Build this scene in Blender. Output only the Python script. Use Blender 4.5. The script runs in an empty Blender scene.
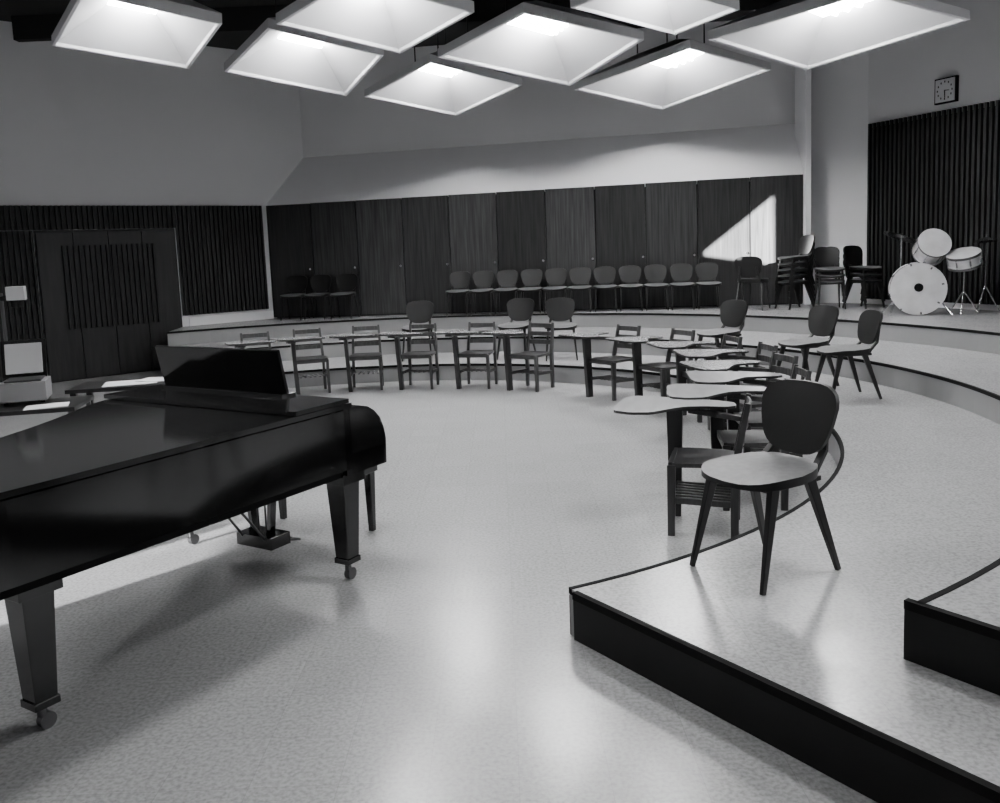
import bpy, math, random
from mathutils import Vector, Matrix
from mathutils.geometry import tessellate_polygon
random.seed(4)
S=bpy.context.scene
PI=math.pi
# ---------------------------------------------------------------- materials
def mat(name,col,rough=.5,metal=0,coat=0,noise=0,nscale=8,stretch=(1,1,1),bump=0,emit=0,spec=.5):
    m=bpy.data.materials.new(name); m.use_nodes=True
    nt=m.node_tree; b=nt.nodes['Principled BSDF']
    c=(col,col,col*1.02,1) if not isinstance(col,tuple) else col
    b.inputs['Base Color'].default_value=c
    b.inputs['Roughness'].default_value=rough; b.inputs['Metallic'].default_value=metal
    b.inputs['Coat Weight'].default_value=coat; b.inputs['Coat Roughness'].default_value=.12
    b.inputs['Specular IOR Level'].default_value=spec
    if emit:
        b.inputs['Emission Color'].default_value=(1,1,1,1); b.inputs['Emission Strength'].default_value=emit
    if noise or bump:
        tc=nt.nodes.new('ShaderNodeTexCoord'); mp=nt.nodes.new('ShaderNodeMapping')
        mp.inputs['Scale'].default_value=stretch
        nz=nt.nodes.new('ShaderNodeTexNoise'); nz.inputs['Scale'].default_value=nscale; nz.inputs['Detail'].default_value=6
        nt.links.new(tc.outputs['Object'],mp.inputs['Vector']); nt.links.new(mp.outputs['Vector'],nz.inputs['Vector'])
        if noise:
            r=nt.nodes.new('ShaderNodeValToRGB')
            r.color_ramp.elements[0].position=.3; r.color_ramp.elements[1].position=.7
            r.color_ramp.elements[0].color=tuple(max(0,x*(1-noise)) for x in c[:3])+(1,)
            r.color_ramp.elements[1].color=tuple(min(1,x*(1+noise)) for x in c[:3])+(1,)
            nt.links.new(nz.outputs['Fac'],r.inputs['Fac']); nt.links.new(r.outputs['Color'],b.inputs['Base Color'])
        if bump:
            bp=nt.nodes.new('ShaderNodeBump'); bp.inputs['Strength'].default_value=bump; bp.inputs['Distance'].default_value=.01
            nt.links.new(nz.outputs['Fac'],bp.inputs['Height']); nt.links.new(bp.outputs['Normal'],b.inputs['Normal'])
    return m
PLASTER=mat('plaster_grey',.64,.75,noise=.02,nscale=1)
PLASTERW=mat('plaster_white',.90,.7,noise=.02,nscale=1)
CEIL=mat('ceiling_black',.006,.9)
SLAT=mat('slat_black',.006,.5,spec=.3)
SLATB=mat('slat_backing',.030,.8)
WOODS=[mat('wood_panel_%d'%i,c,.38,coat=.06,noise=.6,nscale=4,stretch=(9,9,.35),spec=.3) for i,c in enumerate((.015,.023,.033))]
WOODD=mat('wood_desk',.030,.4,coat=.15,noise=.3,nscale=5,stretch=(2,12,2))
WOODK=mat('wood_dark',.008,.35,coat=.2,noise=.3,nscale=6,stretch=(8,8,1))
DOORW=mat('door_wood',.012,.4,noise=.5,nscale=3,stretch=(7,7,.5),spec=.3)
LAM=mat('laminate',.42,.2,coat=.5,noise=.06,nscale=3,stretch=(1,6,1))
VINYL=mat('vinyl_black',.005,.42,bump=.05,nscale=60,spec=.3)
CUSH=mat('cushion_grey',.10,.5,noise=.2,nscale=30,bump=.06)
LEG=mat('leg_black',.005,.35,spec=.4)
PIANO=mat('piano_ebony',.003,.10,coat=.35,spec=.4)
CHROME=mat('chrome',.6,.18,metal=1)
STEEL=mat('caster_steel',.12,.35,metal=1)
BRASS=mat('cymbal_bronze',.45,.25,metal=1)
PAPER=mat('paper',.7,.6)
WHITEM=mat('white_enamel',.75,.35)
GREYM=mat('grey_enamel',.15,.4)
GREYL=mat('grey_light_enamel',.28,.4)
DRUM=mat('drum_pearl',.6,.25,coat=.5,noise=.12,nscale=12)
HEAD=mat('drum_head',.55,.5,noise=.12,nscale=5)
IVORY=mat('ivory',.75,.3)
TRAY=mat('tray_white',.66,.6)
LENS=mat('lamp_lens',.9,.4,emit=96)
TUBE=mat('fluorescent_tube',.9,.4,emit=120)
BLACK=mat('rubber_black',.006,.85,spec=.1)
RISER=mat('riser_face',.20,.5,noise=.05,nscale=2)
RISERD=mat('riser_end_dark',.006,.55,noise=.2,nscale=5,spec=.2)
RUG=mat('clock_face',.6,.4)
def glass_mat():
    m=bpy.data.materials.new('tinted_glass'); m.use_nodes=True; nt=m.node_tree
    for n in list(nt.nodes): nt.nodes.remove(n)
    o=nt.nodes.new('ShaderNodeOutputMaterial'); t=nt.nodes.new('ShaderNodeBsdfTransparent'); t.inputs[0].default_value=(.26,.26,.26,1)
    nt.links.new(t.outputs[0],o.inputs[0]); return m
GLASS=glass_mat()
def floor_mat():
    m=bpy.data.materials.new('vinyl_tile_floor'); m.use_nodes=True; nt=m.node_tree; b=nt.nodes['Principled BSDF']
    tc=nt.nodes.new('ShaderNodeTexCoord')
    br=nt.nodes.new('ShaderNodeTexBrick'); br.offset=0; br.inputs['Scale'].default_value=1
    br.inputs['Brick Width'].default_value=.3; br.inputs['Row Height'].default_value=.3
    br.inputs['Mortar Size'].default_value=.0018; br.inputs['Mortar Smooth'].default_value=.5
    br.inputs['Color1'].default_value=(.35,.35,.355,1); br.inputs['Color2'].default_value=(.37,.37,.375,1); br.inputs['Mortar'].default_value=(.29,.29,.295,1)
    nz=nt.nodes.new('ShaderNodeTexNoise'); nz.inputs['Scale'].default_value=60; nz.inputs['Detail'].default_value=8
    r=nt.nodes.new('ShaderNodeValToRGB'); r.color_ramp.elements[0].position=.32; r.color_ramp.elements[1].position=.6
    r.color_ramp.elements[0].color=(.70,.70,.70,1); r.color_ramp.elements[1].color=(1.06,1.06,1.06,1)
    mx=nt.nodes.new('ShaderNodeMix'); mx.data_type='RGBA'; mx.blend_type='MULTIPLY'; mx.inputs[0].default_value=1
    L=nt.links.new
    L(tc.outputs['Object'],br.inputs['Vector']); L(tc.outputs['Object'],nz.inputs['Vector']); L(nz.outputs['Fac'],r.inputs['Fac'])
    L(br.outputs['Color'],mx.inputs[6]); L(r.outputs['Color'],mx.inputs[7]); L(mx.outputs[2],b.inputs['Base Color'])
    b.inputs['Roughness'].default_value=.27
    b.inputs['Coat Weight'].default_value=.22; b.inputs['Coat Roughness'].default_value=.2
    n2=nt.nodes.new('ShaderNodeTexNoise'); n2.inputs['Scale'].default_value=3.0; n2.inputs['Detail'].default_value=3
    bp=nt.nodes.new('ShaderNodeBump'); bp.inputs['Strength'].default_value=.4; bp.inputs['Distance'].default_value=.01
    L(tc.outputs['Object'],n2.inputs['Vector']); L(n2.outputs['Fac'],bp.inputs['Height']); L(bp.outputs['Normal'],b.inputs['Normal']); L(bp.outputs['Normal'],b.inputs['Coat Normal'])
    return m
FLOOR=floor_mat()
# ---------------------------------------------------------------- mesh builder
class MB:
    def __init__(s): s.v=[];s.f=[];s.m=[];s.sm=[];s.mats=[]
    def mi(s,m):
        if m not in s.mats: s.mats.append(m)
        return s.mats.index(m)
    def add(s,vs,fs,m,smooth=False):
        o=len(s.v); k=s.mi(m); s.v+= [tuple(x) for x in vs]
        for f in fs: s.f.append([i+o for i in f]); s.m.append(k); s.sm.append(smooth)
    def box(s,c,d,m,R=None):
        c=Vector(c); vs=[]
        for x in(-.5,.5):
            for y in(-.5,.5):
                for z in(-.5,.5):
                    p=Vector((x*d[0],y*d[1],z*d[2]))
                    if R is not None: p=R@p
                    vs.append(c+p)
        s.add(vs,[(0,1,3,2),(4,6,7,5),(0,4,5,1),(2,3,7,6),(0,2,6,4),(1,5,7,3)],m)
    def bar(s,p0,p1,a0,a1,m,side=(1,0,0)):
        """tapered rectangular bar; a=(w along side, d)"""
        p0=Vector(p0);p1=Vector(p1);t=(p1-p0).normalized();sd=Vector(side);sd=(sd-t*sd.dot(t)).normalized();u=t.cross(sd)
        vs=[]
        for p,a in((p0,a0),(p1,a1)):
            for i,j in((-1,-1),(1,-1),(1,1),(-1,1)): vs.append(p+sd*i*a[0]/2+u*j*a[1]/2)
        s.add(vs,[(3,2,1,0),(4,5,6,7),(0,1,5,4),(1,2,6,5),(2,3,7,6),(3,0,4,7)],m)
    def cyl(s,p0,p1,r0,r1,m,n=16,m0=None,m1=None):
        p0=Vector(p0);p1=Vector(p1);t=(p1-p0).normalized();a=t.orthogonal().normalized();b=t.cross(a)
        vs=[p+(a*math.cos(2*PI*i/n)+b*math.sin(2*PI*i/n))*r for p,r in((p0,r0),(p1,r1)) for i in range(n)]
        s.add(vs,[(i,(i+1)%n,n+(i+1)%n,n+i) for i in range(n)],m,True)
        s.add(vs[:n],[list(range(n))[::-1]],m0 or m); s.add(vs[n:],[list(range(n))],m1 or m)
    def tube(s,pts,r,m,n=8):
        for a,b in zip(pts,pts[1:]): s.cyl(a,b,r,r,m,n)
    def prism(s,poly,z0,z1,m,mtop=None,T=None):
        n=len(poly)
        area=sum(poly[i][0]*poly[(i+1)%n][1]-poly[(i+1)%n][0]*poly[i][1] for i in range(n))
        if area<0: poly=poly[::-1]
        bot=[Vector((p[0],p[1],z0)) for p in poly];top=[Vector((p[0],p[1],z1)) for p in poly]
        tri=tessellate_polygon([bot])
        ft=[];
        for t in tri:
            a,b,c=[bot[i] for i in t]
            if (b-a).cross(c-a).z<0: t=t[::-1]
            ft.append(tuple(t))
        if T: bot=[T@p for p in bot];top=[T@p for p in top]
        s.add(bot+top,[(i,(i+1)%n,n+(i+1)%n,n+i) for i in range(n)],m)
        s.add(top,ft,mtop or m); s.add(bot,[t[::-1] for t in ft],m)
    def pad(s,outline,place,mt,mb,N=28,rings=5):
        res=[]
        for side in(0,1):
            vs=[place(0,0,side)]
            for r in range(1,rings+1):
                for i in range(N):
                    a,b=outline(2*PI*i/N); k=r/rings; vs.append(place(a*k,b*k,side))
            fs=[(0,1+i,1+(i+1)%N) for i in range(N)]
            for r in range(rings-1):
                for i in range(N):
                    a=1+r*N+i;b=1+r*N+(i+1)%N; fs.append((a,a+N,b+N,b))
            if side==0: fs=[f[::-1] for f in fs]
            s.add(vs,fs,mt if side else mb,True); res.append(vs[-N:])
        s.add(res[0]+res[1],[(i,(i+1)%N,N+(i+1)%N,N+i) for i in range(N)],mb,True)
    def mesh(s,name):
        me=bpy.data.meshes.new(name); me.from_pydata(s.v,[],s.f)
        for m in s.mats: me.materials.append(m)
        for p,k,sm in zip(me.polygons,s.m,s.sm): p.material_index=k; p.use_smooth=sm
        me.update(); return me
    def obj(s,name,loc=(0,0,0),rz=0,sc=1,bevel=0):
        return place(name,s.mesh(name),loc,rz,sc,bevel)
def place(name,me,loc=(0,0,0),rz=0,sc=1,bevel=0):
    o=bpy.data.objects.new(name,me); S.collection.objects.link(o)
    o.location=loc;o.rotation_euler=(0,0,rz);o.scale=(sc,)*3 if not isinstance(sc,tuple) else sc
    if bevel:
        b=o.modifiers.new('bevel','BEVEL'); b.width=bevel;b.segments=2;b.limit_method='ANGLE';b.angle_limit=.7
    return o
def sup(a,b,n):
    def f(t):
        c,s_=math.cos(t),math.sin(t)
        return a*math.copysign(abs(c)**(2/n),c),b*math.copysign(abs(s_)**(2/n),s_)
    return f
# ---------------------------------------------------------------- room
Z1,Z2,Z3=.22,.44,.66
H=5.2
C=(-1.5,7.5); R1,R2,R3=4.15,5.42,6.8
A=(-4.0,15.3);B=(4.80,13.74)
LW=(-8.5,11.38)
AL=(-3.40,15.82)      # recess corner behind the timber storage wall
BR=(4.86,14.24)
RC=(5.65,13.4); RK=(8.0,8.0)
D=(.57,-.82)
def arc(R,a0,a1,n=64): return [(C[0]+R*math.cos(math.radians(a0+(a1-a0)*i/n)),C[1]+R*math.sin(math.radians(a0+(a1-a0)*i/n))) for i in range(n+1)]
P1=(.28,3.70);P2=(1.41,2.98)
a1=math.degrees(math.atan2(P1[1]-C[1],P1[0]-C[0]));a2=math.degrees(math.atan2(P2[1]-C[1],P2[0]-C[0]))
P3=arc(R3,-50,0)[0]; a3=-50
def ext(P,k): return (P[0]+D[0]*k,P[1]+D[1]*k)
m=MB(); m.prism([(-8.5,-3.5),(8,-3.5),(8,8),(5.65,13.4),BR,AL,(-8.5,11.38)],-.1,0,FLOOR); m.obj('floor')
AE=122
E1=ext(P1,8.5);E2=ext(P2,7.7);E3=ext(P3,6.9)
m=MB(); m.prism(arc(R1,a1,AE)+arc(R2,AE,a2)+[E2,E1],0,Z1,RISER,FLOOR); m.obj('floor_riser')
m=MB(); m.prism(arc(R2,a2,AE)+arc(R3,AE,a3)+[E3,E2],0,Z2,RISER,FLOOR); m.obj('floor_riser')
m=MB(); m.prism(arc(R3,a3,AE)+[(-5.2,14.25),A,B,BR,RC,RK,(8,-3.4),E3],0,Z3,RISER,FLOOR); m.obj('floor_riser')
# dark nosing along riser edges
for i,(R,aa,z) in enumerate(((R1,a1,Z1),(R2,a2,Z2),(R3,a3,Z3))):
    m=MB(); m.prism(arc(R-.010,aa,AE,90)+arc(R+.016,AE,aa,90),z-.026,z+.003,BLACK); m.obj('trim_%d'%(i+1))
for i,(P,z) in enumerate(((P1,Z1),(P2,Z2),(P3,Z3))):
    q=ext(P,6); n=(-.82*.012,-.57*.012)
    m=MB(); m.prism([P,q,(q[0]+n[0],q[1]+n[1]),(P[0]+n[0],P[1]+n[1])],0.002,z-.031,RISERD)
    n=(-.82*.016,-.57*.016); k=(.82*.014,.57*.014)
    m.prism([(P[0]+k[0],P[1]+k[1]),(q[0]+k[0],q[1]+k[1]),(q[0]+n[0],q[1]+n[1]),(P[0]+n[0],P[1]+n[1])],z-.03,z+.003,BLACK); m.obj('trim_%d'%(i+4))
# pit face of lowest riser near the cut is dark
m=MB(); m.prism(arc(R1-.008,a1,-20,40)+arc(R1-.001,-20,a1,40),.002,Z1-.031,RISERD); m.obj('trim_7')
def wall(name,p,q,z0,z1,mt,th=.12,out=1):
    p=Vector(p);q=Vector(q);d=(q-p).normalized();n=Vector((-d.y,d.x))*th*out
    m=MB(); m.prism([tuple(p),tuple(q),tuple(q+n),tuple(p+n)],z0,z1,mt); return m.obj(name)
wall('wall_left',AL,LW,0,H,PLASTER,out=-1)
wall('wall_back',AL,BR,0,H,PLASTER)
wall('wall_corner',BR,RC,0,H,PLASTER)
wall('wall_right',RC,RK,0,H,PLASTER)
wall('wall_rear',(8,-3.5),(-8.5,-3.5),0,H,PLASTER,out=-1)
# side walls; unseen openings added for daylight fill and shaped sun patches
def side_wall(x,y0,y1,wins,out,name,first):
    m=MB(); xx=x+out*.06; yc=y0
    for (a,b,z0,z1) in wins:
        m.box((xx,(yc+a)/2,H/2),(.12,a-yc,H),PLASTER)
        m.box((xx,(a+b)/2,z0/2),(.12,b-a,z0),PLASTER); m.box((xx,(a+b)/2,(z1+H)/2),(.12,b-a,H-z1),PLASTER); yc=b
    m.box((xx,(y1+yc)/2,H/2),(.12,y1-yc,H),PLASTER)
    m.obj(name)
    res=[]
    for k,(a,b,z0,z1) in enumerate(wins):
        m=MB(); n=max(1,round((b-a)/1.5)); f=min(.045,(z1-z0)*.08)
        for i in range(n+1): m.box((xx,a+.02+(b-a-.04)*i/n,(z0+z1)/2),(.1,f,z1-z0-.004),WOODK)
        for z in(z0+f/2,z1-f/2): m.box((xx,(a+b)/2,z),(.1,b-a-.004,f),WOODK)
        res.append(m)
    return res
side_wall(8,-3.5,8,[(-2.5,6.5,1.9,4.2)],1,'wall_right_side',2)[0].obj('added_fill_window')  # unseen opening added on this side as soft daylight fill
mw,m=side_wall(-8.5,-3.5,11.38,[(-2.85,-2.0,1.0,1.22),(-.97,.61,3.51,4.69)],-1,'wall_left_side',1)
mw.add([(-8.56,-2.85,1.0),(-8.56,-2.0,1.0),(-8.56,-2.0,1.22),(-8.56,-2.85,1.22)],[(0,1,2,3)],GLASS); mw.obj('added_beam_window')  # unseen slit added to send a sunbeam under the piano, dimmed by its pane
T=Matrix(((0,0,1,0),(1,0,0,0),(0,1,0,0),(0,0,0,1)))
m.prism([(-.95,4.68),(.60,4.68),(.60,3.55)],-8.60,-8.585,WOODK,T=T)  # added blank cuts the opening so the sun patch gets its diagonal edge
m.obj('added_sun_window')  # unseen opening, shaped to throw the sun patch onto the timber wall
m=MB(); m.prism([(-8.7,-3.7),(8.2,-3.7),(8.2,8),(5.8,13.6),(5.05,14.5),(-3.5,15.95),(-8.7,11.4)],H,H+.1,CEIL)
m.obj('ceiling')
# exposed dark beams under the ceiling
for y in(6,8.2,10.4,12.6):
    m=MB(); x1=6.9 if y<9 else 5.4; x0=-8.4 if y<11 else -6.6
    m.box(((x0+x1)/2,y,H-.17),(x1-x0,.14,.32),CEIL); m.obj('trim_%d'%(10+int(y)))
# timber storage wall
A3=Vector(A);B3=Vector(B);dw=(B3-A3).normalized();L=(B3-A3).length;nw=Vector((dw.y,-dw.x))
m=MB(); n=11; wp=L/n
for i in range(n):
    p=A3+dw*(i*wp+.010);q=A3+dw*((i+1)*wp-.010);b=-nw*.05
    zt=2.62+.07*i/n
    m.prism([tuple(p),tuple(q),tuple(q+b),tuple(p+b)],Z3+.02,zt,WOODS[(i*7+i//3)%3])
    kp=p+dw*(wp*.92)+nw*.0
    m.cyl((kp.x,kp.y,1.5),(kp.x+nw.x*.04,kp.y+nw.y*.04,1.5),.018,.018,CHROME,10)
p=A3-nw*.055;q=B3-nw*.055;b=-nw*.04
m.prism([tuple(p),tuple(q),tuple(q+b),tuple(p+b)],Z3,2.62,SLAT)
m.obj('wall_storage_timber')
# sloping plaster soffit
m=MB(); 
vs=[(A[0],A[1],2.62),(B[0],B[1],2.69),(BR[0],BR[1],3.52),(AL[0],AL[1],3.47)]
m.add(vs,[(0,1,2,3)],PLASTERW); o=m.obj('wall_soffit_slope')
# white fin at the end of the timber wall
m=MB(); m.box((4.84,13.90,(Z3+H)/2),(.08,.5,H-Z3),PLASTERW); m.obj('wall_fin')
# slatted acoustic panels
def slats(name,P,dr,nr,s0,s1,z0,z1,sp=.075,w=.035,d=.045,back=True,zb=None,bm=SLATB):
    """built in the panel's own frame (x along the wall, y out of it) and stood at its place"""
    m=MB(); ang=math.atan2(dr.y,dr.x); sg=1 if Vector((-dr.y,dr.x)).dot(nr)>0 else -1
    W=s1-s0
    m.box((W/2,sg*.012,(z0+(zb or z1))/2),(W,.02,(zb or z1)-z0),bm)
    k=int(W/sp)
    for i in range(k+1): m.box((i*sp,sg*(.022+d/2),(z0+z1)/2),(w,d,z1-z0),SLAT)
    q=Vector(P)+dr*s0
    return m.obj(name,(q.x,q.y,0),ang)
dl=(Vector(LW)-Vector(A)).normalized(); nl=Vector((-dl.y,dl.x)); 
if nl.dot(Vector((0,-1)))<0: nl=-nl
slats('acoustic_slat_panel',A,dl,nl,.12,1.60,.84,2.62)
slats('acoustic_slat_panel',A,dl,nl,1.64,5.7,2.265,2.62)
slats('acoustic_slat_panel',A,dl,nl,3.73,5.7,.1,2.255)
sg=1 if Vector((-dl.y,dl.x)).dot(nl)>0 else -1
m=MB()
m.box((1.035,sg*.012,1.13),(2.07,.02,2.255),SLAT)
for i in range(4): m.box((.04+.505*(i+.5),sg*.038,1.12),(.497,.03,2.2),DOORW)
for i in range(18): m.box((.38+i*.078,sg*.074,1.4),(.04,.04,1.25),SLAT)
q=Vector(A)+dl*1.62; m.obj('door_1',(q.x,q.y,0),math.atan2(dl.y,dl.x),bevel=.004)
dr_=(Vector(RK)-Vector(RC)).normalized(); nr_=Vector((dr_.y,-dr_.x))
if nr_.x>0: nr_=-nr_
slats('acoustic_slat_panel',RC,dr_,nr_,.08,5.6,Z3+.08,3.36,zb=3.30,sp=.08)
wall('baseboard_left',tuple(Vector(A)+nl*.002),tuple(Vector(A)+dl*1.5+nl*.002),Z3,Z3+.14,WHITEM,th=.02,out=1)
# clock
m=MB(); R=Matrix.Rotation(math.atan2(dr_.y,dr_.x),3,'Z'); c=Vector(RC)+dr_*1.38+nr_*.03
m.box((c.x,c.y,3.62),(.34,.05,.34),BLACK,R); c2=c+nr_*.028
m.box((c2.x,c2.y,3.62),(.30,.01,.30),RUG,R)
c3=c2+nr_*.008
for k in range(12):
    a=k*PI/6; p=c3+dr_*(.115*math.sin(a)); m.box((p.x,p.y,3.62+.115*math.cos(a)),(.012,.006,.025),BLACK,R)
for a,l in((3.1,.1),(1.65,.07)):
    m.bar((c3.x,c3.y,3.62),(c3.x+dr_.x*math.sin(a)*l,c3.y+dr_.y*math.sin(a)*l,3.62+l*math.cos(a)),(.012,.012),(.008,.008),BLACK,side=(nr_.x,nr_.y,0))
m.obj('wall_clock')
# ---------------------------------------------------------------- camera
CZ=1.75; F=870.; pitch=math.atan(104/F); roll=.04
cam=bpy.data.cameras.new('camera'); co=bpy.data.objects.new('camera',cam); S.collection.objects.link(co)
co.location=(0,0,CZ); M=Matrix.Rotation(PI/2-pitch,4,'X')@Matrix.Rotation(-roll,4,'Z'); co.rotation_euler=M.to_euler()
cam.sensor_width=36; cam.lens=F/1000*36; cam.shift_x=-.002; cam.shift_y=-.0505; cam.clip_start=.05
S.camera=co
# ---------------------------------------------------------------- ceiling trays
def tray(cs):
    cs=[Vector(c) for c in cs]; ce=sum(cs,Vector())/4
    up=(cs[1]-cs[0]).cross(cs[3]-cs[0]).normalized()
    if up.z<0: up=-up
    def loop(k,h): return [ce+(c-ce)*k+up*h for c in cs]
    m=MB(); L=[loop(1,.10),loop(1,0),loop(.955,0),loop(.94,.03),loop(.34,.34)]
    for a,b in zip(L,L[1:]): m.add(a+b,[(i,(i+1)%4,4+(i+1)%4,4+i) for i in range(4)],TRAY)
    m.add(loop(1,.10)+loop(.34,.42),[(i,(i+1)%4,4+(i+1)%4,4+i) for i in range(4)],TRAY)
    m.add(loop(.34,.42),[(0,1,2,3)],TRAY)
    m.add(loop(.34,.335),[(0,1,2,3)],LENS)
    l=loop(.30,.30)
    for k in(.25,.5,.75):
        m.cyl(l[0].lerp(l[3],k),l[1].lerp(l[2],k),.02,.02,TUBE,8)
    for c in loop(.34,.42): m.cyl(c,(c.x,c.y,H),.01,.01,LEG,6)
    m.obj('ceiling_light_panel')
for q in ([(-3.44,7.71,4.04),(-2.5,8.48,3.93),(-3.23,9.61,3.77),(-4.29,8.84,3.88)],
 [(-2.25,9.2,4.06),(-1.19,10.07,3.93),(-1.86,11.44,3.74),(-3.09,10.41,3.89)],
 [(-1.14,7.57,4.02),(-.13,8.35,3.91),(-.93,9.33,3.78),(-1.99,8.45,3.9)],
 [(.35,8.99,4.06),(1.69,9.86,3.94),(.99,11.31,3.73),(-.59,10.15,3.9)],
 [(-.75,11.17,4.07),(.42,12.18,3.92),(-.55,13.49,3.74),(-1.77,12.42,3.89)],
 [(1.32,7.84,3.99),(2.38,8.56,3.89),(1.88,9.13,3.81),(.76,8.37,3.92)],
 [(2.45,10.99,4.08),(3.74,11.95,3.95),(2.58,13.58,3.72),(1.15,12.46,3.88)],
 [(3.67,8.73,4.05),(5.09,9.53,3.94),(3.84,10.92,3.74),(2.38,9.81,3.90)]): tray(q)
for c in((-5.0,4.6),(-1.6,4.4),(2.0,4.2),(5.4,4.6)):
    tray([(c[0],c[1]-1.1,4.0),(c[0]+1.0,c[1]-.1,3.9),(c[0]+.1,c[1]+1.1,3.75),(c[0]-1.0,c[1]+.1,3.9)])
# ---------------------------------------------------------------- shell chair
def chair_parts(m,z=0,splay=1.0,oy=0):
    def so(t):
        a,b=sup(.225,.225,3.0)(t); return a*(1-.14*(b>0)*b/.2),b-.01
    def sp(a,b,side):
        r2=(a/.225)**2+(b/.225)**2
        dip=-.012*math.cos(min(1,abs(a)/.2)*PI/2)+ .018*max(0,b/.2)**2
        front=-.025*max(0,-b/.2-.55)
        zt=.465+dip+front+ (.012*(1-min(1,r2))) if side else .428+front*.6
        return Vector((a,b+oy,z+zt))
    m.pad(so,sp,CUSH,VINYL)
    def bo(t):
        a,b=sup(.205,.158,3.1)(t); return a*(1+.16*b/.165-.05),b
    def bp(a,b,side):
        zz=.65+b; y=.235+ (b)*.26 -.32*a*a*2.0 + (.0 if side else .022)
        return Vector((a,y+oy,z+zz))
    m.pad(bo,bp,VINYL,VINYL)
    for sx in(-1,1):
        m.bar((sx*.17,-.12+oy,z+.43),(sx*.205*splay,-.225+oy,z+0),(.03,.05),(.018,.024),LEG)
        m.bar((sx*.165,.10+oy,z+.43),(sx*.205*splay,.245+oy,z+0),(.03,.05),(.018,.024),LEG)
        m.bar((sx*.165,-.15+oy,z+.418),(sx*.16,.17+oy,z+.418),(.03,.022),(.03,.022),LEG)
        m.bar((sx*.15,.13+oy,z+.415),(sx*.135,.235+oy,z+.52),(.035,.02),(.035,.018),LEG)
        m.bar((sx*.135,.235+oy,z+.515),(sx*.125,.262+oy,z+.66),(.035,.018),(.03,.012),LEG)
    m.bar((-.17,-.13+oy,z+.41),(.17,-.13+oy,z+.41),(.03,.02),(.03,.02),LEG,side=(0,1,0))
    m.bar((-.17,.12+oy,z+.41),(.17,.12+oy,z+.41),(.03,.02),(.03,.02),LEG,side=(0,1,0))
m=MB(); chair_parts(m); CH=m.mesh('shell_chair')
m=MB(); chair_parts(m,splay=.92); CHN=m.mesh('shell_chair_narrow')
def chair(x,y,z,face,sc=1,me=None): return place('shell_chair',me or CH,(x,y,z),math.radians(face+90),sc,bevel=.003)
def rp(R,t): return C[0]+R*math.cos(math.radians(t)),C[1]+R*math.sin(math.radians(t))
chair(1.17,3.89,Z1,211,1.05)
for t,dt in((7,-4),(15.5,6),(32,0),(61,25),(69,0),(86,0)):
    x,y=rp(4.75,t); chair(x,y,Z1,t+180+dt)
for i in range(11):
    px=-.68+i*.395; wy=15.3-(px+4)*.178; chair(px,wy-.37,Z3,262+random.uniform(-2,2),.88,CHN)
for px in(-3.5,-3.08,-2.62):
    wy=15.3-(px+4)*.178; chair(px,wy-.40,Z3,266+random.uniform(-6,6),.92,CHN)
chair(3.82,13.15,Z3,60,1.0)
m=MB()
for k in range(5): chair_parts(m,z=k*.10)
m.obj('chair_stack',(4.40,13.0,Z3),math.radians(-75),.9)
m=MB()
for k in range(3): chair_parts(m,z=k*.10)
m.obj('chair_stack',(4.82,12.72,Z3),math.radians(-10),.9)
m=MB()
for k in range(3): chair_parts(m,z=k*.10)
m.obj('chair_stack',(5.30,12.65,Z3),math.radians(25),.9)
# ---------------------------------------------------------------- tablet arm desk
def desk_mesh():
    m=MB()
    def so(t):
        a,b=sup(.20,.20,5)(t); return a*(1-.08*b/.2),b
    m.pad(so,lambda a,b,s:Vector((a,b,(.445-.012*math.cos(min(1,abs(a)/.2)*PI/2)) if s else .42)),WOODD,WOODD,rings=4)
    for sx in(-1,1):
        m.bar((sx*.185,.185,0),(sx*.178,.19,.44),(.032,.045),(.036,.05),WOODD)
        m.bar((sx*.178,.19,.43),(sx*.165,.265,.80),(.034,.045),(.026,.03),WOODD)
    m.bar((.19,-.18,0),(.185,-.175,.43),(.032,.042),(.036,.05),WOODD)
    m.bar((-.20,-.19,0),(-.23,-.19,.69),(.05,.07),(.045,.10),WOODK)
    m.bar((-.21,-.18,.42),(.19,-.18,.42),(.05,.025),(.05,.025),WOODD,side=(0,0,1))
    m.bar((-.18,.19,.42),(.18,.19,.42),(.05,.025),(.05,.025),WOODD,side=(0,0,1))
    for z in(.56,.66,.76):
        y=.19+(z-.43)*.2
        pts=[Vector((-.165+i*.055,y+.02*math.cos((i-3)/3*PI/2)+.0,z)) for i in range(7)]
        for a,b in zip(pts,pts[1:]): m.bar(a,b,(.014,.055),(.014,.055),WOODD,side=(0,1,0))
    # book rack
    for i in range(6): m.bar((-.15+i*.06,-.17,.22),(-.15+i*.06,.18,.20),(.022,.012),(.022,.012),WOODD)
    for sx in(-1,1): m.bar((sx*.185,-.18,.215),(sx*.182,.185,.20),(.02,.035),(.02,.035),WOODD)
    # arm rail and tablet
    m.bar((-.18,.235,.64),(-.27,-.1,.675),(.045,.03),(.06,.035),WOODD)
    tp=[(-.25,.16),(-.36,.14),(-.40,.02),(-.42,-.40),(-.40,-.50),(-.32,-.55),(.02,-.57),(.13,-.55),(.16,-.45),(.12,-.33),(-.02,-.23),(-.12,-.15),(-.17,-.03),(-.19,.10)]
    sm=[]
    for i in range(len(tp)):
        a,b=Vector(tp[i]),Vector(tp[(i+1)%len(tp)]); sm+=[tuple(a.lerp(b,.15)),tuple(a.lerp(b,.85))]
    Tt=Matrix.Rotation(math.radians(-2.5),4,'X')
    m.prism(sm,.702,.718,WOODK,LAM,T=Tt)
    m.box((-.25,-.2,.69),(.09,.34,.022),WOODK)
    return m.mesh('tablet_arm_desk')
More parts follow.
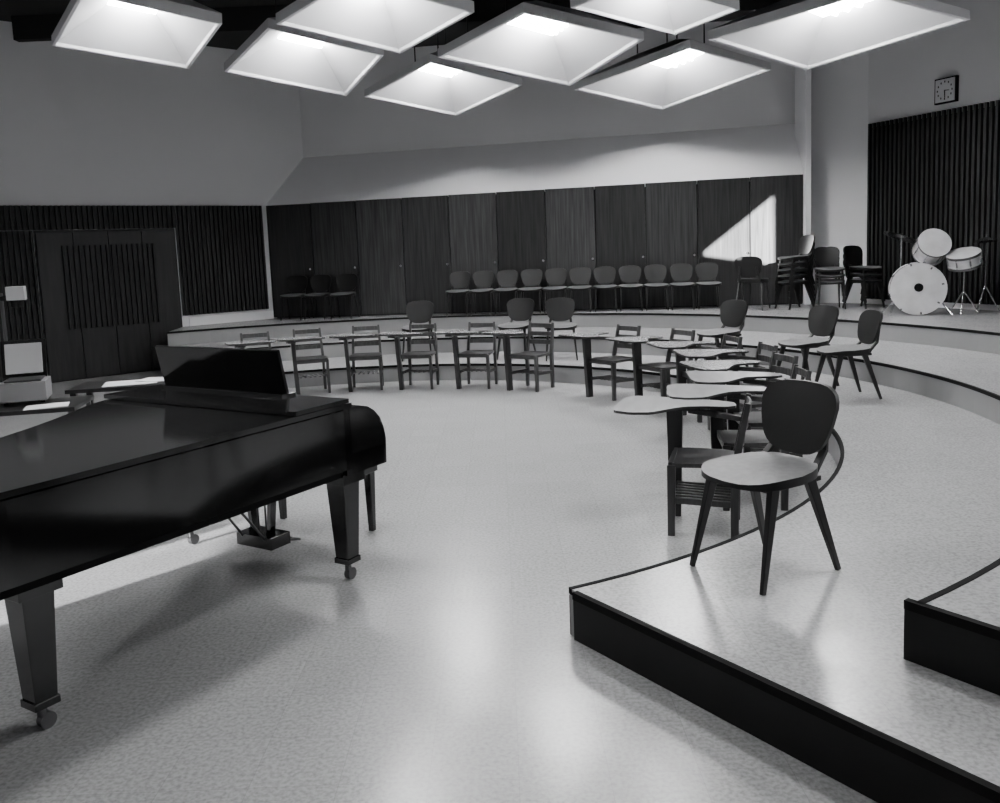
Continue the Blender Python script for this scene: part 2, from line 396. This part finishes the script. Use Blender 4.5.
DM=desk_mesh()
for t in(-41,-31,-20.5,-9,3,15,27,40,59,71,83,94,105,115):
    x,y=rp(3.60+random.uniform(-.05,.05),t); place('tablet_arm_desk',DM,(x,y,0),math.radians(t-90+random.uniform(-5,5)+(20 if t<0 else 0)),1,bevel=.003)
# ---------------------------------------------------------------- grand piano (x+ = bass, y- = tail)
m=MB()
ol=[(.74,0),(.74,-1.50),(.74,-1.95),(.70,-2.12),(.60,-2.24),(.45,-2.29),(.26,-2.22),(.10,-2.04),(-.03,-1.75),(-.16,-1.40),(-.32,-1.05),(-.50,-.75),(-.66,-.52),(-.73,-.32),(-.74,0)]
def smooth(pl,it=2):
    for _ in range(it):
        q=[pl[0]]
        for a,b in zip(pl,pl[1:]):
            a,b=Vector(a),Vector(b); q+=[tuple(a.lerp(b,.25)),tuple(a.lerp(b,.75))]
        q.append(pl[-1]); pl=q
    return pl
so_=smooth(ol)
m.prism(so_,.63,.945,PIANO)
m.prism([(x*1.02+(.0),y*1.01) for x,y in so_],.955,.98,PIANO)
m.prism([(-.755,-.02),(.755,-.02),(.755,-.40),(-.755,-.40)],.983,1.005,PIANO)
m.prism([(x*.96,y*.97-.01) for x,y in so_],.59,.63,BLACK)
m.box((0,.12,.655),(1.48,.26,.11),PIANO)          # key bed
m.box((0,.235,.735),(1.36,.02,.06),PIANO)          # key slip
for i in range(52): m.box((-.61+i*.0239,.155,.745),(.0225,.15,.02),IVORY)
for i in range(51):
    if i%7 not in(2,6): m.box((-.598+i*.0239,.115,.762),(.011,.09,.02),PIANO)
m.box((0,.05,.84),(1.36,.03,.19),PIANO,Matrix.Rotation(.25,3,'X'))  # fallboard
TA=Matrix(((0,0,1,0),(1,0,0,0),(0,1,0,0),(0,0,0,1)))
ap=[(-.05,.60),(.27,.60),(.275,.74),(.262,.80),(.235,.86),(.19,.905),(.14,.935),(.08,.95),(-.05,.955)]
for x in(.68,-.74): m.prism(ap,x,x+.06,PIANO,T=TA)
# music desk
Rm=Matrix.Rotation(.2,3,'X')
m.box((-.12,-.10,1.13),(1.0,.02,.26),PIANO,Rm); m.box((-.12,-.07,1.01),(1.0,.1,.02),PIANO)
# legs
for x,y in((.64,.02),(-.64,.02),(.60,-1.66)):
    m.box((x,y,.575),(.17,.17,.06),PIANO)
    m.bar((x,y,.56),(x,y,.10),(.125,.125),(.085,.085),PIANO)
    m.box((x,y,.115),(.10,.10,.03),PIANO); m.cyl((x,y,.10),(x,y,.055),.018,.018,STEEL)
    m.cyl((x-.016,y+.015,.032),(x+.016,y+.015,.032),.032,.032,STEEL,20)
# lyre
m.box((0,.02,.57),(.34,.14,.05),PIANO)
for x in(-.09,.09): m.bar((x*1.3,.02,.56),(x*.7,.02,.16),(.035,.045),(.03,.04),PIANO)
m.box((0,.02,.14),(.28,.15,.07),PIANO)
for x in(-.03,.03): m.cyl((x,.02,.56),(x,.02,.17),.006,.006,STEEL,8)
for x in(-.075,0,.075): m.bar((x,.08,.115),(x,.22,.08),(.028,.01),(.036,.01),STEEL)
for x in(-.09,.09): m.cyl((x,-.04,.15),(x*.8,-.35,.57),.008,.008,STEEL,8)
PA=math.atan2(-.53,.85)
PO=m.obj('grand_piano',(-1.43,4.85,0),PA,bevel=.004)
m=MB()
m.box((0,0,.42),(.80,.36,.07),PIANO); m.pad(sup(.39,.17,8),lambda a,b,s:Vector((a,b,.50-.02*((a/.4)**4+(b/.18)**4) if s else .455)),VINYL,VINYL)
for x in(-.36,.36):
    for y in(-.14,.14): m.bar((x,y,.40),(x,y,0),(.055,.055),(.035,.035),PIANO)
m.obj('piano_bench',(-1.25,5.38,0),math.atan2(-.45,.89),bevel=.004)
# ---------------------------------------------------------------- projector cart & table left
m=MB()
m.box((0,0,.735),(.75,.55,.03),WOODK);m.box((0,0,.25),(.7,.5,.025),WOODK)
for x in(-.34,.34):
    for y in(-.24,.24): m.bar((x,y,.06),(x,y,.73),(.03,.03),(.03,.03),STEEL); m.cyl((x-.012,y,.03),(x+.012,y,.03),.03,.03,BLACK)
m.box((.16,-.14,.7515),(.28,.20,.003),PAPER,Matrix.Rotation(.2,3,'Z'))
m.obj('av_cart',(-3.45,6.25,0),.2,bevel=.001)
m=MB()
m.box((0,0,.09),(.30,.30,.14),GREYM); m.box((0,-.01,.168),(.24,.24,.012),STEEL)
m.cyl((-.12,.13,.1),(-.12,.13,.80),.012,.012,STEEL); m.bar((-.12,.13,.76),(0,0,.78),(.03,.03),(.04,.04),BLACK)
m.box((0,0,.80),(.12,.11,.10),GREYL); m.cyl((0,0,.75),(0,0,.70),.045,.04,BLACK)
m.box((.02,-.10,.33),(.24,.012,.22),GREYL,Matrix.Rotation(-.25,3,'X')); m.box((.02,-.085,.33),(.29,.012,.27),BLACK,Matrix.Rotation(-.25,3,'X'))
for x in(-.12,.12):
    for y in(-.12,.12): m.cyl((x,y,.002),(x,y,.03),.015,.015,BLACK,8)
m.obj('overhead_projector',(-3.52,6.36,.7555),.35,bevel=.004)
m=MB()
m.box((0,0,.735),(.9,.5,.03),WOODK)
for x in(-.4,.4):
    for y in(-.2,.2): m.bar((x,y,0),(x,y,.72),(.03,.03),(.045,.045),WOODK)
m.box((0,-.02,.752),(.42,.3,.004),PAPER,Matrix.Rotation(.15,3,'Z')); m.box((.2,.05,.757),(.3,.22,.004),PAPER,Matrix.Rotation(-.3,3,'Z'))
m.obj('side_table',(-3.1,7.2,0),.15,bevel=.001)
# ---------------------------------------------------------------- drum kit
m=MB()
def drum(c,ax,r,h,hb=None):
    c=Vector(c);ax=Vector(ax).normalized();a=c-ax*h/2;b=c+ax*h/2
    m.cyl(a,b,r,r,DRUM,32,HEAD,HEAD)
    for p,q in((a,a+ax*.025),(b-ax*.025,b)): 
        m.cyl(p-ax*.004,q+ax*.004,r+.012,r+.012,STEEL,32,HEAD,HEAD)
    o=ax.orthogonal().normalized();p2=ax.cross(o)
    for k in range(8):
        d=o*math.cos(k*PI/4+.3)+p2*math.sin(k*PI/4+.3); m.cyl(a+ax*.01+d*(r+.014),b-ax*.01+d*(r+.014),.005,.005,CHROME,6); m.cyl(c-ax*.03+d*(r+.01),c+ax*.03+d*(r+.01),.011,.011,CHROME,6)
drum((0,0,.34),(.12,-1,0),.32,.38)
m.cyl((.025,-.193,.34),(.026,-.203,.34),.335,.335,STEEL,40,HEAD,HEAD)
m.cyl((.03,-.20,.36),(.031,-.209,.36),.055,.055,BLACK,20)
for k in range(8):
    a=k*PI/4+.2; m.bar((.33*math.cos(a),-.215,.34+.33*math.sin(a)),(.30*math.cos(a),-.215,.34+.30*math.sin(a)),(.02,.02),(.03,.02),STEEL,side=(0,1,0))
for x in(-1,1): m.tube([(x*.26,-.05,.2),(x*.42,-.2,.01)],.01,CHROME)
drum((.16,.06,.86),(.35,-1,.55),.19,.28)
m.tube([(.05,0,.6),(.12,.04,.75)],.014,CHROME)
drum((.54,-.02,.70),(-.15,-.35,1),.19,.17)     # snare
for k in range(3):
    a=k*2.09+.4; m.tube([(.54,-.02,.3),(.54+.20*math.cos(a),-.02+.20*math.sin(a),0.01)],.008,CHROME)
m.tube([(.54,-.02,.3),(.54,-.02,.62)],.01,CHROME)
def cym(c,r,tilt,base):
    c=Vector(c);Rr=Matrix.Rotation(tilt,3,'Y')@Matrix.Rotation(-tilt*.6,3,'X'); N=32
    prof=[(0,.035),(.03,.033),(.05,.02),(r*.6,.008),(r,0)]
    vs=[];
    for rr,zz in prof[1:]:
        for i in range(N): vs.append(c+Rr@Vector((rr*math.cos(2*PI*i/N),rr*math.sin(2*PI*i/N),zz)))
    fs=[(k*N+i,(k+1)*N+i,(k+1)*N+(i+1)%N,k*N+(i+1)%N) for k in range(3) for i in range(N)]
    fs.append(list(range(N)))
    m.add(vs,fs,BRASS,True)
    m.tube([c+Vector((0,0,.06)),(base[0],base[1],.35)],.009,CHROME)
    for k in range(3):
        a=k*2.09; m.tube([(base[0],base[1],.36),(base[0]+.18*math.cos(a),base[1]+.18*math.sin(a),.01)],.008,CHROME)
cym((-.20,.15,1.0),.24,.35,(-.22,.3)); cym((.78,.02,.94),.15,-.1,(.78,.02)); cym((.78,.02,.91),.15,-.1,(.78,.02))
m.obj('drum_kit',(5.45,11.36,Z3),math.radians(-28),1.0)
# ---------------------------------------------------------------- light
sun=bpy.data.lights.new('sun','SUN'); so2=bpy.data.objects.new('sun',sun); S.collection.objects.link(so2)
d=Vector((.655,.745,-.115)).normalized(); so2.rotation_euler=d.to_track_quat('-Z','Y').to_euler(); sun.energy=230; sun.angle=.004
so2.location=(-12,-4,6)
w=bpy.data.worlds.new('world'); S.world=w; w.use_nodes=True; w.node_tree.nodes['Background'].inputs[0].default_value=(.93,.94,.96,1); w.node_tree.nodes['Background'].inputs[1].default_value=3.0
